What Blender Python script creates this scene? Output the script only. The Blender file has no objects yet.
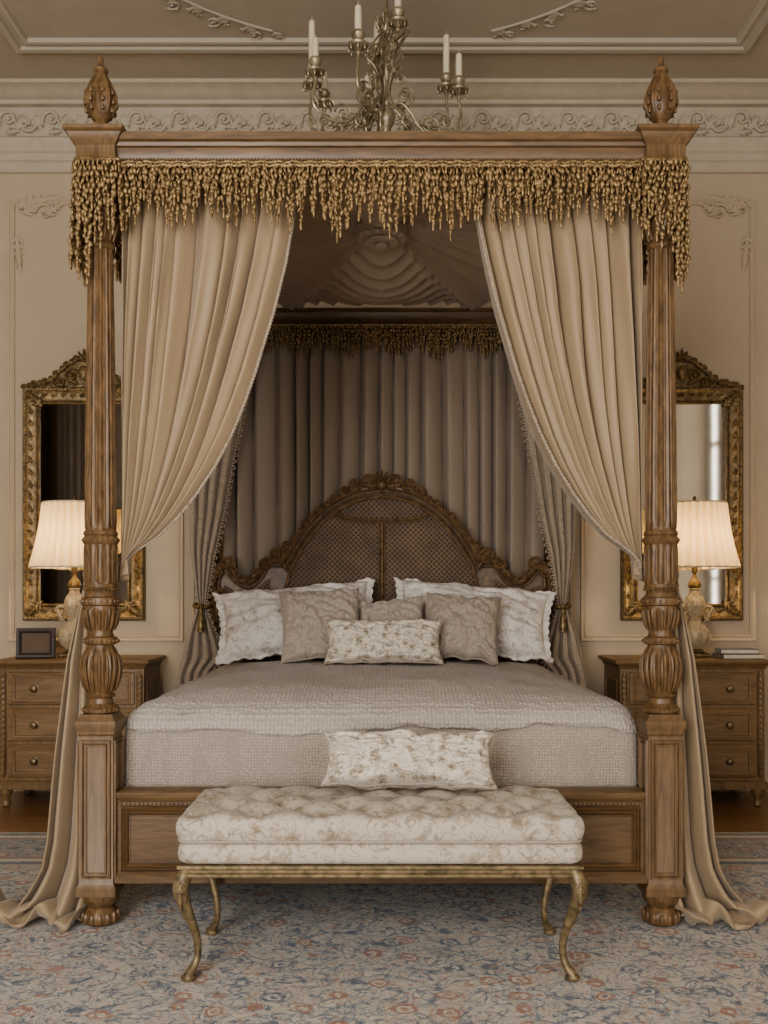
import bpy, math, random
from math import sin, cos, pi, radians, sqrt, exp, atan2
from mathutils import Vector, Matrix, noise
random.seed(7)

# ------------------------------------------------------------------ materials
def S(r, g, b):
    def c(v):
        v /= 255.0
        return v/12.92 if v <= 0.04045 else ((v+0.055)/1.055)**2.4
    return (c(r), c(g), c(b), 1.0)

class NT:
    def __init__(s, name):
        s.m = bpy.data.materials.new(name); s.m.use_nodes = True
        s.t = s.m.node_tree; s.b = s.t.nodes['Principled BSDF']
        s.co = s.t.nodes.new('ShaderNodeTexCoord')
    def n(s, typ, **kw):
        nd = s.t.nodes.new(typ)
        for k, v in kw.items():
            if k.startswith('_'): setattr(nd, k[1:], v)
            else: nd.inputs[k.replace('__', ' ')].default_value = v
        return nd
    def l(s, a, b): s.t.links.new(a, b)
    def mapping(s, scale=(1,1,1), rot=(0,0,0)):
        mp = s.n('ShaderNodeMapping'); mp.inputs['Scale'].default_value = scale
        mp.inputs['Rotation'].default_value = rot
        s.l(s.co.outputs['Object'], mp.inputs['Vector']); return mp.outputs[0]
    def noise(s, vec, scale, detail=3, dist=0, rough=.5):
        nd = s.n('ShaderNodeTexNoise', Scale=scale, Detail=detail, Distortion=dist, Roughness=rough)
        s.l(vec, nd.inputs['Vector']); return nd.outputs['Fac']
    def vor(s, vec, scale, rnd=1.0, out='Distance', feat='F1'):
        nd = s.n('ShaderNodeTexVoronoi', Scale=scale, Randomness=rnd, _feature=feat)
        s.l(vec, nd.inputs['Vector']); return nd.outputs[out]
    def ramp(s, fac, stops, interp='LINEAR'):
        r = s.n('ShaderNodeValToRGB'); r.color_ramp.interpolation = interp
        e = r.color_ramp.elements
        while len(e) < len(stops): e.new(0.5)
        for i, (p, c) in enumerate(stops):
            e[i].position = p
            e[i].color = c if isinstance(c, tuple) else (c, c, c, 1)
        s.l(fac, r.inputs[0]); return r.outputs[0]
    def mix(s, fac, a, b, mode='MIX'):
        nd = s.n('ShaderNodeMix'); nd.data_type = 'RGBA'; nd.blend_type = mode
        for i, v in ((0, fac), (6, a), (7, b)):
            if isinstance(v, (tuple, float, int)): nd.inputs[i].default_value = v
            else: s.l(v, nd.inputs[i])
        return nd.outputs[2]
    def math(s, op, a, b=0.0):
        nd = s.n('ShaderNodeMath'); nd.operation = op
        for i, v in ((0, a), (1, b)):
            if isinstance(v, (float, int)): nd.inputs[i].default_value = v
            else: s.l(v, nd.inputs[i])
        return nd.outputs[0]
    def bump(s, h, strength=.3, dist=.01):
        b = s.n('ShaderNodeBump', Strength=strength, Distance=dist)
        s.l(h, b.inputs['Height']); s.l(b.outputs[0], s.b.inputs['Normal'])
    def col(s, c):
        if isinstance(c, tuple): s.b.inputs['Base Color'].default_value = c
        else: s.l(c, s.b.inputs['Base Color'])
    def set(s, **kw):
        for k, v in kw.items(): s.b.inputs[k.replace('_', ' ')].default_value = v

def wood(name, c1, c2, stretch=(14,14,1.6), rough=.42, sc=3.0):
    t = NT(name); v = t.mapping(stretch)
    f = t.noise(v, sc, 6, 1.2, .6)
    g = t.noise(t.mapping((1,1,1)), 2.5, 3)
    c = t.ramp(f, [(.3, c1), (.7, c2)])
    c = t.mix(t.ramp(g, [(.4, 0.0), (.75, 0.35)]), c, (c1[0]*.6, c1[1]*.55, c1[2]*.5, 1))
    t.col(c); t.set(Roughness=rough); t.bump(f, .12, .003); return t.m

def carved(name, c1, c2, rough=.45, metal=0.0, sc=40, bs=.6, bd=.006, stretch=(1,1,1)):
    t = NT(name); v = t.mapping(stretch)
    f = t.noise(v, sc, 5, .6, .6)
    t.col(t.ramp(f, [(.32, c1), (.68, c2)])); t.set(Roughness=rough, Metallic=metal)
    t.bump(f, bs, bd); return t.m

def fabric(name, c, var=.12, weave=500, rough=.75, sheen=.25, bs=.15, stretch=(1,1,1), vsc=1.5):
    t = NT(name); v = t.mapping(); v2 = t.mapping(stretch)
    n1 = t.noise(v2, vsc*8, 4, .4)
    w = t.noise(v, weave, 2)
    d = tuple(x*(1-var*2) for x in c[:3])+(1,)
    e = tuple(min(1, x*(1+var)) for x in c[:3])+(1,)
    t.col(t.ramp(n1, [(.3, d), (.7, e)])); t.set(Roughness=rough, Sheen_Weight=sheen)
    t.bump(w, bs, .002); return t.m

def knit(name, c, sc=70, bs=.7, dist=.006, stretch=(1,1,1), dkf=.62):
    t = NT(name); v = t.mapping(stretch)
    d = t.vor(v, sc, .35)
    f = t.ramp(d, [(0.0, 1.0), (.6, 0.0)])
    dk = tuple(x*dkf for x in c[:3])+(1,)
    big = t.noise(t.mapping((1,1,.6)), 9, 3, .6)
    t.col(t.mix(f, dk, c)); t.set(Roughness=.9, Sheen_Weight=.15)
    t.bump(t.math('ADD', f, t.math('MULTIPLY', big, 2.2)), bs, dist); return t.m

def damask(name, base, acc, acc2, sc=9, k=1.0, thr=.3):
    t = NT(name); v = t.mapping()
    nz = t.n('ShaderNodeTexNoise', Scale=sc*.8, Detail=1.0); t.l(v, nz.inputs['Vector'])
    off = t.n('ShaderNodeVectorMath', _operation='SCALE'); t.l(nz.outputs['Color'], off.inputs[0]); off.inputs['Scale'].default_value = .6/sc
    pd = t.n('ShaderNodeVectorMath', _operation='ADD'); t.l(v, pd.inputs[0]); t.l(off.outputs[0], pd.inputs[1]); PD = pd.outputs[0]
    d = t.vor(PD, sc, .85)
    fine = t.noise(v, sc*4.5, 2, .8)
    dd = t.math('ADD', d, t.math('MULTIPLY', t.math('SUBTRACT', fine, .5), 1.1))
    fl = t.ramp(dd, [(thr, 1.0), (thr+.05, 0.0)])
    core = t.ramp(dd, [(thr*.35, 1.0), (thr*.35+.05, 0.0)])
    d2 = t.vor(PD, sc*2.6, .9)
    lf = t.ramp(t.math('ADD', d2, t.math('MULTIPLY', t.math('SUBTRACT', fine, .5), .7)), [(thr*.55, .8), (thr*.55+.06, 0.0)])
    n1 = t.noise(PD, sc*1.1, 1, 1.6)
    stem = t.ramp(n1, [(.475, 0.0), (.492, 1.0), (.508, 1.0), (.525, 0.0)])
    wear = t.ramp(t.noise(v, sc*3, 4), [(.35, .45), (.6, 1.0)])
    def lay(b, f, c, q): return t.mix(t.math('MULTIPLY', t.math('MULTIPLY', f, wear), q*k), b, c)
    c = lay(base, lf, acc2, .8); c = lay(c, stem, acc, .8); c = lay(c, fl, acc2, .9); c = lay(c, core, acc, .9)
    t.col(c); t.set(Roughness=.85, Sheen_Weight=.15)
    t.bump(t.math('ADD', t.noise(v, 300, 2), t.math('MULTIPLY', fl, .8)), .25, .003); return t.m

M = {}
M['wood'] = wood('walnut_wood', S(88,68,46), S(126,100,69))
M['wood_d'] = wood('nightstand_walnut', S(104,82,55), S(142,114,80))
M['night'] = wood('nightstand_drawer_walnut', S(106,84,56), S(146,117,83), (1.6,14,14))
M['backw'] = wood('bed_frame_dark_wood', S(60,46,32), S(88,69,49))
M['carved'] = carved('carved_walnut', S(80,61,41), S(128,101,70), .42, 0, 26, .3, .003, (2,2,.5))
M['carved_h'] = carved('carved_walnut_headboard', S(74,57,40), S(130,103,74), .42, 0, 40, .3, .003)
M['panelw'] = wood('walnut_long_grain', S(84,65,44), S(124,98,68), (1.6,14,14))
M['gold'] = carved('antique_gilt', S(74,60,39), S(150,127,88), .42, .35, 45, .5, .003)
M['gilt_l'] = carved('pale_gilt', S(90,78,57), S(148,130,98), .45, .35, 30, .3, .003)
M['fringe'] = carved('gold_bullion_thread', S(82,65,42), S(176,149,108), .4, .3, 60, .5, .003)
M['brass'] = carved('aged_silver_brass', S(108,97,78), S(176,163,136), .38, .4, 25, .2, .002)
M['knobm'] = carved('aged_knob_brass', S(92,78,56), S(140,120,88), .4, .5, 25, .2, .002)
M['drape'] = fabric('taupe_linen_drape', S(154,134,107), .04, 450, .6, .25, .2, (1,1,.25))
M['drape_b'] = fabric('grey_taupe_drape', S(146,131,115), .02, 600, .62, .2, .12, (1,1,.25))
M['drape_s'] = damask('patterned_taupe_drape', S(158,144,127), S(126,108,89), S(178,163,144), 14, .8)
M['drape_k'] = fabric('dark_brown_velvet', S(96,76,56), .15, 500, .8, .3, .12, (1,1,.25))
M['swag'] = fabric('grey_brown_swag_fabric', S(172,157,141), .02, 600, .62, .2, .12)
M['white'] = damask('white_damask_linen', S(220,214,206), S(152,140,127), S(184,173,161), 11, .9, .32)
M['text'] = knit('beige_textured_weave', S(190,176,161), 120, .6, .003)
M['text2'] = knit('oatmeal_boucle', S(196,183,168), 150, .6, .003)
M['floral'] = damask('ivory_floral_linen', S(204,195,181), S(110,95,75), S(148,133,111), 21, 1.0, .34)
M['benchf'] = damask('faded_floral_brocade', S(184,174,159), S(128,113,94), S(152,138,119), 11, .9, .34)
M['cover'] = knit('stone_waffle_bedspread', S(188,175,161), 85, .8, .005, (1,1,1), .6)
M['coverlet'] = knit('pale_quilted_coverlet', S(200,189,177), 46, .9, .007, (1.4,1,1), .64)
M['sheet'] = fabric('white_sheet', S(216,208,198), .03)
M['wall'] = carved('warm_beige_plaster_paint', S(182,166,144), S(187,171,149), .85, 0, 3, .03, .002)
M['ceil'] = carved('ivory_plaster', S(178,169,154), S(184,175,160), .9, 0, 4, .04, .002)
M['trim'] = carved('cream_plaster_trim', S(180,169,151), S(190,179,161), .85, 0, 12, .1, .002)
M['candle'] = fabric('ivory_wax', S(208,196,172), .02, 50, .4, 0, .02)
M['ceramic'] = carved('cream_crackle_ceramic', S(150,132,104), S(196,180,152), .35, 0, 45, .3, .003)
M['black'] = carved('dark_leather', S(48,38,32), S(66,54,46), .5)
M['paper'] = fabric('book_page_paper', S(210,200,180), .05)
M['bookg'] = fabric('grey_book_cloth', S(66,60,56), .05)
M['bookb'] = fabric('tan_book_cloth', S(104,86,70), .05)

t = NT('light_softening_voile'); t.col(t.ramp(t.noise(t.mapping((1,30,1)), 3, 2), [(.3, S(176,164,148)), (.7, S(196,184,168))])); t.set(Roughness=.9)  # translucent cloth for the added curtain that mutes the side window
tr = t.n('ShaderNodeBsdfTranslucent', Color=S(170,160,146)); mx = t.n('ShaderNodeMixShader', Fac=.4)
t.l(t.b.outputs[0], mx.inputs[1]); t.l(tr.outputs[0], mx.inputs[2])
t.l(mx.outputs[0], t.t.nodes['Material Output'].inputs[0]); M['sheer'] = t.m

t = NT('mirror_silver'); t.set(Metallic=1.0, Roughness=.05)
t.col(t.ramp(t.noise(t.mapping(), 3, 3), [(.3, S(182,176,164)), (.7, S(196,190,178))])); M['mirror'] = t.m

t = NT('woven_cane'); v = t.mapping((1,1,1), (0, radians(45), 0))
vv = t.vor(v, 46, .0)
f = t.ramp(vv, [(.28, 0.0), (.5, 1.0)])
n_ = t.noise(t.mapping(), 8, 3)
t.col(t.mix(f, S(38,29,22), t.ramp(n_, [(.3, S(92,72,52)), (.7, S(118,94,69))]))); t.bump(f, .6, .004); t.set(Roughness=.6); M['cane'] = t.m

t = NT('pleated_silk_shade'); t.col(t.ramp(t.noise(t.mapping((40,40,1)), 2), [(.3, S(224,211,184)), (.7, S(234,222,196))]))
t.set(Roughness=.8)
tr = t.n('ShaderNodeBsdfTranslucent', Color=S(244,224,184)); mx = t.n('ShaderNodeMixShader', Fac=.40)
t.l(t.b.outputs[0], mx.inputs[1]); t.l(tr.outputs[0], mx.inputs[2])
t.l(mx.outputs[0], t.t.nodes['Material Output'].inputs[0]); M['shade'] = t.m

t = NT('oak_plank_floor'); v = t.mapping()
br = t.n('ShaderNodeTexBrick', Scale=1.0); br.inputs['Brick Width'].default_value = 1.6; br.inputs['Row Height'].default_value = .13
br.inputs['Mortar Size'].default_value = .003
br.inputs['Color1'].default_value = S(150,114,80); br.inputs['Color2'].default_value = S(126,94,66); br.inputs['Mortar'].default_value = S(50,34,22)
t.l(v, br.inputs['Vector']); g = t.noise(t.mapping((2,24,1)), 3, 5, .6)
t.col(t.mix(.5, br.outputs[0], t.ramp(g, [(.3, S(120,86,58)), (.7, S(166,128,90))]))); t.set(Roughness=.35); M['floor'] = t.m

# rug (object origin at rug centre: x +-2.6, y +-2.1)
t = NT('persian_rug_wool'); P = t.mapping()
cr = S(204,198,187); tan = S(176,163,145); blu = S(114,128,143); dbl = S(86,101,120); rust = S(158,114,93); rose = S(182,148,128)
nz = t.n('ShaderNodeTexNoise', Scale=5.0, Detail=2.0); t.l(P, nz.inputs['Vector'])
off = t.n('ShaderNodeVectorMath', _operation='SCALE'); t.l(nz.outputs['Color'], off.inputs[0]); off.inputs['Scale'].default_value = .08
pd = t.n('ShaderNodeVectorMath', _operation='ADD'); t.l(P, pd.inputs[0]); t.l(off.outputs[0], pd.inputs[1]); PD = pd.outputs[0]
def band(x, c, w): return t.ramp(x, [(max(0, c-w), 0.0), (max(0.001, c-w*.5), 1.0), (c+w*.5, 1.0), (c+w, 0.0)])
wear = t.ramp(t.noise(P, 34, 4), [(.32, .4), (.58, 1.0)])
def lay(base, f, c, k=1.0): return t.mix(t.math('MULTIPLY', t.math('MULTIPLY', f, k), wear), base, c)
base = t.mix(t.ramp(t.noise(P, 6, 4), [(.45, 0.0), (.7, .5)]), cr, tan)
n1 = t.noise(PD, 6.8, .6, 2.6); n2 = t.noise(PD, 12, 1.0, 2.0); n3 = t.noise(PD, 23, 1, 1.6)
base = lay(base, band(n3, .5, .05), tan, .8)
base = lay(base, band(n3, .40, .035), blu, .7)
base = lay(base, band(n2, .57, .035), rust, .6)
base = lay(base, band(n2, .43, .040), blu, .95)
base = lay(base, band(n1, .46, .016), blu, .8)
base = lay(base, band(n1, .5, .026), dbl, 1.0)
def flowers(base, sc, rnd, core, gap, ring, thr, c1, c2):
    f = t.n('ShaderNodeTexVoronoi', Scale=sc, Randomness=rnd); t.l(PD, f.inputs['Vector'])
    d = t.math('ADD', f.outputs['Distance'], t.math('MULTIPLY', t.math('SUBTRACT', t.noise(P, sc*5, 2), .5), .30))
    s_ = t.n('ShaderNodeSeparateColor'); t.l(f.outputs['Color'], s_.inputs[0])
    c = t.mix(t.math('GREATER_THAN', s_.outputs[0], .5), c1, c2)
    on = t.math('GREATER_THAN', s_.outputs[1], thr)
    base = lay(base, t.math('MULTIPLY', t.math('LESS_THAN', d, ring), on), c, .95)
    base = lay(base, t.math('MULTIPLY', t.math('LESS_THAN', d, gap), on), cr, .95)
    return lay(base, t.math('MULTIPLY', t.math('LESS_THAN', d, core), on), c, .95)
base = flowers(base, 8.6, .7, .12, .2, .32, .3, rust, dbl)
base = flowers(base, 26, .9, .08, .0, .24, .45, dbl, rust)
sx = t.n('ShaderNodeSeparateXYZ'); t.l(P, sx.inputs[0])
e = t.math('MAXIMUM', t.math('SUBTRACT', t.math('ABSOLUTE', sx.outputs[0]), 2.6), t.math('SUBTRACT', t.math('ABSOLUTE', sx.outputs[1]), 2.1))
e = t.math('MULTIPLY', e, -1.0)
bf = flowers(t.mix(0.0, S(156,150,142), S(156,150,142)), 9, .5, .12, .2, .36, .1, rust, dbl)
bf = lay(bf, band(n2, .5, .05), blu, .9); bf = flowers(bf, 26, .9, .08, .0, .28, .3, dbl, cr)
base = t.mix(t.math('LESS_THAN', e, .62), base, bf)
for c0, w0, cc in ((.02,.02,tan), (.055,.015,dbl), (.10,.03,cr), (.14,.015,rust), (.50,.015,rust), (.54,.025,cr), (.59,.018,dbl), (.63,.02,tan)):
    base = t.mix(t.math('MULTIPLY', band(e, c0, w0), .85), base, cc)
t.col(t.mix(.10, base, S(166,160,152))); t.set(Roughness=.95, Sheen_Weight=.1); t.bump(t.noise(P, 220, 2), .4, .004); M['rug'] = t.m

# ------------------------------------------------------------------ mesh builder
class MB:
    def __init__(s): s.v = []; s.f = []; s.M = None
    def add(s, vs, fs):
        o = len(s.v)
        if s.M: vs = [tuple(s.M @ Vector(p)) for p in vs]
        s.v += vs; s.f += [tuple(i+o for i in f) for f in fs]
    def grid(s, fn, nu, nv, cu=False):
        vs = []; fs = []; cols = nu if cu else nu+1
        for j in range(nv+1):
            for i in range(cols): vs.append(tuple(fn(i/nu, j/nv)))
        for j in range(nv):
            for i in range(nu):
                a = j*cols+i; b = j*cols+(i+1) % cols
                fs.append((a, b, b+cols, a+cols))
        s.add(vs, fs)
    def strip(s, A, B):
        n = len(A); s.add(list(A)+list(B), [(i, i+1, n+i+1, n+i) for i in range(n-1)])
    def rings(s, rings, cap=True, closed=False):
        n = len(rings[0]); vs = [p for r in rings for p in r]; fs = []
        m = len(rings)
        for j in range(m if closed else m-1):
            for i in range(n):
                a = j*n+i; b = j*n+(i+1) % n; k = ((j+1) % m)*n
                fs.append((a, b, k+(i+1) % n, k+i))
        if cap and not closed:
            fs.append(tuple(range(n-1, -1, -1))); fs.append(tuple(range((m-1)*n, m*n)))
        s.add(vs, fs)
    def lathe(s, prof, c=(0,0,0), seg=32, cap=True):
        R = []
        for p in prof:
            r, z = p[0], p[1]; a = p[2] if len(p) > 2 else 0; n = p[3] if len(p) > 3 else 1
            R.append([(c[0]+r*(1+a*cos(n*2*pi*i/seg))*cos(2*pi*i/seg), c[1]+r*(1+a*cos(n*2*pi*i/seg))*sin(2*pi*i/seg), c[2]+z) for i in range(seg)])
        s.rings(R, cap)
    def rect(s, prof, hx, hy, c=(0,0,0), cap=True, closed=False):
        s.rings([[(c[0]+a*(hx+o), c[1]+b*(hy+o), c[2]+z) for a, b in ((-1,-1),(1,-1),(1,1),(-1,1))] for o, z in prof], cap, closed)
    def box(s, x0, x1, y0, y1, z0, z1, b=.004):
        b = min(b, (x1-x0)/3, (y1-y0)/3, (z1-z0)/3)
        s.rect([(-b, z0), (0, z0+b), (0, z1-b), (-b, z1)], (x1-x0)/2, (y1-y0)/2, ((x0+x1)/2, (y0+y1)/2, 0))
    def frame(s, cx, cz, w, h, y, prof):
        s.rings([[(cx+a*(w/2+d), y-q, cz+b*(h/2+d)) for a, b in ((-1,-1),(1,-1),(1,1),(-1,1))] for d, q in prof], False, False)
    def tube(s, pts, rad, seg=8, closed=False, flat=1.0):
        pts = [Vector(p) for p in pts]; n = len(pts)
        if not isinstance(rad, (list, tuple)): rad = [rad]*n
        T = []
        for i in range(n):
            a = pts[(i-1) % n] if closed else pts[max(0, i-1)]
            b = pts[(i+1) % n] if closed else pts[min(n-1, i+1)]
            d = b-a; T.append(d.normalized() if d.length > 1e-9 else Vector((0,0,1)))
        up = Vector((0,1,0)) if abs(T[0].y) < .9 else Vector((1,0,0))
        N = (up - T[0]*up.dot(T[0])).normalized(); R = []
        for i in range(n):
            N = N - T[i]*N.dot(T[i])
            N = N.normalized() if N.length > 1e-6 else T[i].orthogonal().normalized()
            B = T[i].cross(N)
            R.append([tuple(pts[i]+N*(rad[i]*flat*cos(2*pi*k/seg))+B*(rad[i]*sin(2*pi*k/seg))) for k in range(seg)])
        s.rings(R, not closed, closed)
    def ell(s, c, r, seg=6, rn=4, ang=0.0):
        ca, sa = cos(ang), sin(ang); vs = []; fs = []
        def T(x, y, z): return (c[0]+x*ca-z*sa, c[1]+y, c[2]+x*sa+z*ca)
        vs.append(T(0, 0, -r[2]))
        for j in range(1, rn):
            ph = -pi/2+pi*j/rn
            for i in range(seg):
                th = 2*pi*i/seg; vs.append(T(r[0]*cos(ph)*cos(th), r[1]*cos(ph)*sin(th), r[2]*sin(ph)))
        vs.append(T(0, 0, r[2])); L = len(vs)-1
        for i in range(seg): fs.append((0, 1+(i+1) % seg, 1+i)); fs.append((L, L-seg+i, L-seg+(i+1) % seg))
        for j in range(rn-2):
            for i in range(seg):
                a = 1+j*seg+i; b = 1+j*seg+(i+1) % seg; fs.append((a, b, b+seg, a+seg))
        s.add(vs, fs)
    def scroll(s, x, y, z, r, a0=0, turns=1.3, hand=1, th=.012, depth=1.2):
        pts = []; rr = []; N = 22
        for i in range(N+1):
            t = i/N; q = r*(1-t*.86); a = a0+hand*turns*2*pi*t
            pts.append((x+q*cos(a), y-.006*t, z+q*sin(a))); rr.append(th*(1-.45*t))
        s.tube(pts, rr, 6, flat=depth); s.ell((x, y-.006, z), (th*1.2, th*1.2, th*1.2))
    def leaf(s, x, y, z, ang, L, w, n=4, d=.014):
        s.ell((x+cos(ang)*L*.5, y, z+sin(ang)*L*.5), (L*.52, d, w*.2), 6, 6, ang)
        for i in range(n):
            t = (i+.6)/n; q = (1-t*.65)
            for sd in (-1, 1):
                a = ang+sd*radians(48)
                s.ell((x+cos(ang)*L*t*.85+cos(a)*w*.3*q, y-.003, z+sin(ang)*L*t*.85+sin(a)*w*.3*q), (w*.42*q, d*.8, w*.13*q), 6, 4, a)

def arch(pts, n=8):
    out = []; P = [Vector(p) for p in pts]; P = [P[0]*2-P[1]]+P+[P[-1]*2-P[-2]]
    for i in range(1, len(P)-2):
        for k in range(n):
            t = k/n; a, b, c, d = P[i-1], P[i], P[i+1], P[i+2]
            out.append(.5*((2*b)+(c-a)*t+(2*a-5*b+4*c-d)*t*t+(3*b-a-3*c+d)*t**3))
    out.append(P[-2]); return out
def lerp(tab, x):
    if x <= tab[0][0]: return tab[0][1]
    for (a, p), (b, q) in zip(tab, tab[1:]):
        if x <= b:
            t = (x-a)/(b-a); return p+(q-p)*t
    return tab[-1][1]
def sm(t): t = max(0, min(1, t)); return t*t*(3-2*t)
def crease(ph, p=.75): return 2*abs(sin(ph/2))**p-1
def along(P, n):
    out = []
    for q in range(n):
        i = q/(n-1)*(len(P)-1); k = min(int(i), len(P)-2); out.append((P[k].lerp(P[k+1], i-k), (P[k+1]-P[k]).normalized()))
    return out

COL = bpy.context.scene.collection
def meta(o, label=None, cat=None, **kw):
    if label: o['label'] = label
    if cat: o['category'] = cat
    for k, v in kw.items(): o[k] = v
def empty(name, loc, label=None, cat=None, **kw):
    o = bpy.data.objects.new(name, None); o.location = loc; o.empty_display_size = .1; COL.objects.link(o)
    meta(o, label, cat, **kw); return o
def fin(name, mb, mat, parent=None, origin=None, smooth=True, ang=38, label=None, cat=None, solid=0, **kw):
    pw = Vector((0,0,0)); p = parent
    while p: pw += p.location; p = p.parent
    o3 = Vector(origin) if origin else pw.copy()
    me = bpy.data.meshes.new(name)
    me.from_pydata([tuple(Vector(v)-o3) for v in mb.v], [], mb.f); me.update()
    me.materials.append(M[mat])
    if smooth: me.shade_smooth(); me.set_sharp_from_angle(angle=radians(ang))
    ob = bpy.data.objects.new(name, me); COL.objects.link(ob)
    if parent: ob.parent = parent
    ob.location = o3-pw
    if solid:
        m = ob.modifiers.new('solid', 'SOLIDIFY'); m.thickness = solid; m.offset = 0
    meta(ob, label, cat, **kw); return ob
def copytree(src, delta, scale=None):
    def rec(o, par):
        c = o.copy(); COL.objects.link(c)
        if par: c.parent = par
        for ch in list(o.children): rec(ch, c)
        return c
    c = rec(src, None); c.location = src.location+Vector(delta)
    if scale: c.scale = scale
    return c

# ------------------------------------------------------------------ room
WY = 2.55; RX = 3.3; FY = -5.4; CZ = 4.38
b = MB(); b.box(-RX-.1, RX+.1, FY-.1, WY+.1, -.1, 0, .001); fin('floor', b, 'floor', kind='structure', smooth=False)
b = MB(); b.box(-RX-.1, RX+.1, FY-.1, WY+.1, CZ, CZ+.1, .001); fin('ceiling', b, 'ceil', kind='structure', smooth=False)
b = MB(); b.box(-RX-.1, RX+.1, WY, WY+.1, 0, CZ, .001); fin('wall_back', b, 'wall', kind='structure', smooth=False)
b = MB(); b.box(-RX-.1, -RX, FY, WY, 0, CZ, .001); fin('wall_left', b, 'wall', kind='structure', smooth=False)
b = MB()
b.box(RX, RX+.1, -1.0, WY, 0, CZ, .001); b.box(RX, RX+.1, FY, -3.0, 0, CZ, .001)
b.box(RX, RX+.1, -3.0, -1.0, 0, .7, .001); b.box(RX, RX+.1, -3.0, -1.0, 3.4, CZ, .001)
fin('wall_right', b, 'wall', kind='structure', smooth=False)
b = MB()
for x0, x1 in ((-RX-.1,-2.7), (-.5,.5), (2.7,RX+.1)): b.box(x0, x1, FY-.1, FY, 0, CZ, .001)
for x0 in (-2.7, .5): b.box(x0, x0+2.2, FY-.1, FY, 0, .4, .001); b.box(x0, x0+2.2, FY-.1, FY, 3.7, CZ, .001)
fin('wall_front', b, 'wall', kind='structure', smooth=False)
def window(name, horizontal, a0, a1, z0, z1, pos):
    b = MB()
    def bx(p0, p1, q0, q1):
        if horizontal: b.box(p0, p1, pos-.05, pos+.03, q0, q1)
        else: b.box(pos-.03, pos+.05, p0, p1, q0, q1)
    bx(a0, a1, z0, z0+.08); bx(a0, a1, z1-.08, z1); bx(a0, a0+.08, z0, z1); bx(a1-.08, a1, z0, z1)
    m = (a0+a1)/2; bx(m-.03, m+.03, z0, z1)
    for i in (1, 2, 3):
        z = z0+(z1-z0)*i/4; bx(a0, a1, z-.015, z+.015)
    fin(name, b, 'trim', kind='structure')
window('window_1', True, -2.7, -.5, .4, 3.7, FY-.03)
window('window_2', True, .5, 2.7, .4, 3.7, FY-.03)
window('window_3', False, -3.0, -1.0, .7, 3.4, RX+.03)

cp = [(0,3.88),(.02,3.885),(.03,3.90),(.03,3.94),(.045,3.95),(.045,3.99),(.06,4.0),(.07,4.02),(.088,4.045),(.09,4.07),(.075,4.085),(.03,4.09),(.03,4.285),(.07,4.29),(.08,4.31),(.10,4.315),(.13,4.33),(.16,4.35),(.2,4.358),(.2,CZ)]
b = MB(); b.strip([(-RX, WY-d, z) for d, z in cp], [(RX, WY-d, z) for d, z in cp])
fin('trim_1', b, 'trim', kind='structure', ang=25)
b = MB()
for sg in (-1, 1): b.strip([(sg*(RX-d), WY, z) for d, z in cp], [(sg*(RX-d), FY, z) for d, z in cp])
fin('trim_2', b, 'trim', kind='structure', ang=25)
b = MB(); x = -3.2
while x < 3.2:
    y = WY-.04; z = 4.188
    b.scroll(x+.05, y, z+.02, .058, radians(200), 1.2, -1, .014); b.scroll(x+.17, y, z-.01, .058, radians(20), 1.2, -1, .014)
    b.leaf(x+.1, y, z-.05, radians(60), .11, .10, 3, .016); b.leaf(x+.22, y, z+.05, radians(-70), .10, .10, 3, .016)
    b.leaf(x+.03, y, z-.07, radians(10), .09, .07, 3, .016)
    b.ell((x+.25, y, z), (.028,.018,.028)); x += .27
fin('trim_3', b, 'trim', kind='structure')
bp = [(0,0),(.03,0),(.03,.16),(.022,.18),(.022,.2),(.01,.215),(0,.22)]
b = MB(); b.strip([(-RX, WY-d, z) for d, z in bp], [(RX, WY-d, z) for d, z in bp]); fin('baseboard_back', b, 'trim', kind='structure', ang=25)
b = MB(); b.strip([(-RX+d, WY, z) for d, z in bp], [(-RX+d, FY, z) for d, z in bp]); fin('baseboard_left', b, 'trim', kind='structure', ang=25)
b = MB(); b.strip([(RX-d, WY, z) for d, z in bp], [(RX-d, FY, z) for d, z in bp]); fin('baseboard_right', b, 'trim', kind='structure', ang=25)
fp = [(0,0),(.004,.012),(.012,.014),(.018,.008),(.026,.010),(.032,.018),(.040,.018),(.044,0)]
n = 4
for sg in (-1, 1):
    b = MB(); cx = sg*1.80
    b.frame(cx, 2.33, 1.02, 2.7, WY, fp)
    for s2 in (-1, 1):
        for (dx, a) in ((.0, 0), (.14, -.2)):
            xx = cx+s2*(.46-dx); b.scroll(xx, WY-.012, 3.66-dx*.2, .06, 0 if s2 > 0 else pi, 1.2, s2, .009)
            b.leaf(xx, WY-.010, 3.62, pi/2+s2*1.0, .14, .09, 4, .010)
        b.leaf(cx+s2*.5, WY-.010, 3.5, -pi/2-s2*.1, .25, .09, 5, .010)
        b.leaf(cx+s2*.5, WY-.010, 3.68, pi-.2 if s2 > 0 else .2, .3, .1, 5, .010)
    b.leaf(cx, WY-.010, 3.68, pi/2, .14, .12, 4, .010)
    fin('trim_%d' % n, b, 'wall', kind='structure'); n += 1
b = MB(); b.frame(0, 2.33, 2.3, 2.7, WY, fp); fin('trim_6', b, 'wall', kind='structure')
b = MB(); cpf = [(0,0),(.01,.02),(.03,.025),(.04,.012),(.06,.014),(.07,.03),(.10,.034),(.11,0)]
b.rings([[(a*(2.0+d), -1.2+c*(3.1+d), CZ-q) for a, c in ((-1,-1),(1,-1),(1,1),(-1,1))] for d, q in cpf], False)
fin('trim_7', b, 'ceil', kind='structure', ang=25)
b = MB()
b.M = Matrix(((1,0,0,0),(0,0,1,.45),(0,1,0,CZ-.006),(0,0,0,1)))
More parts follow.
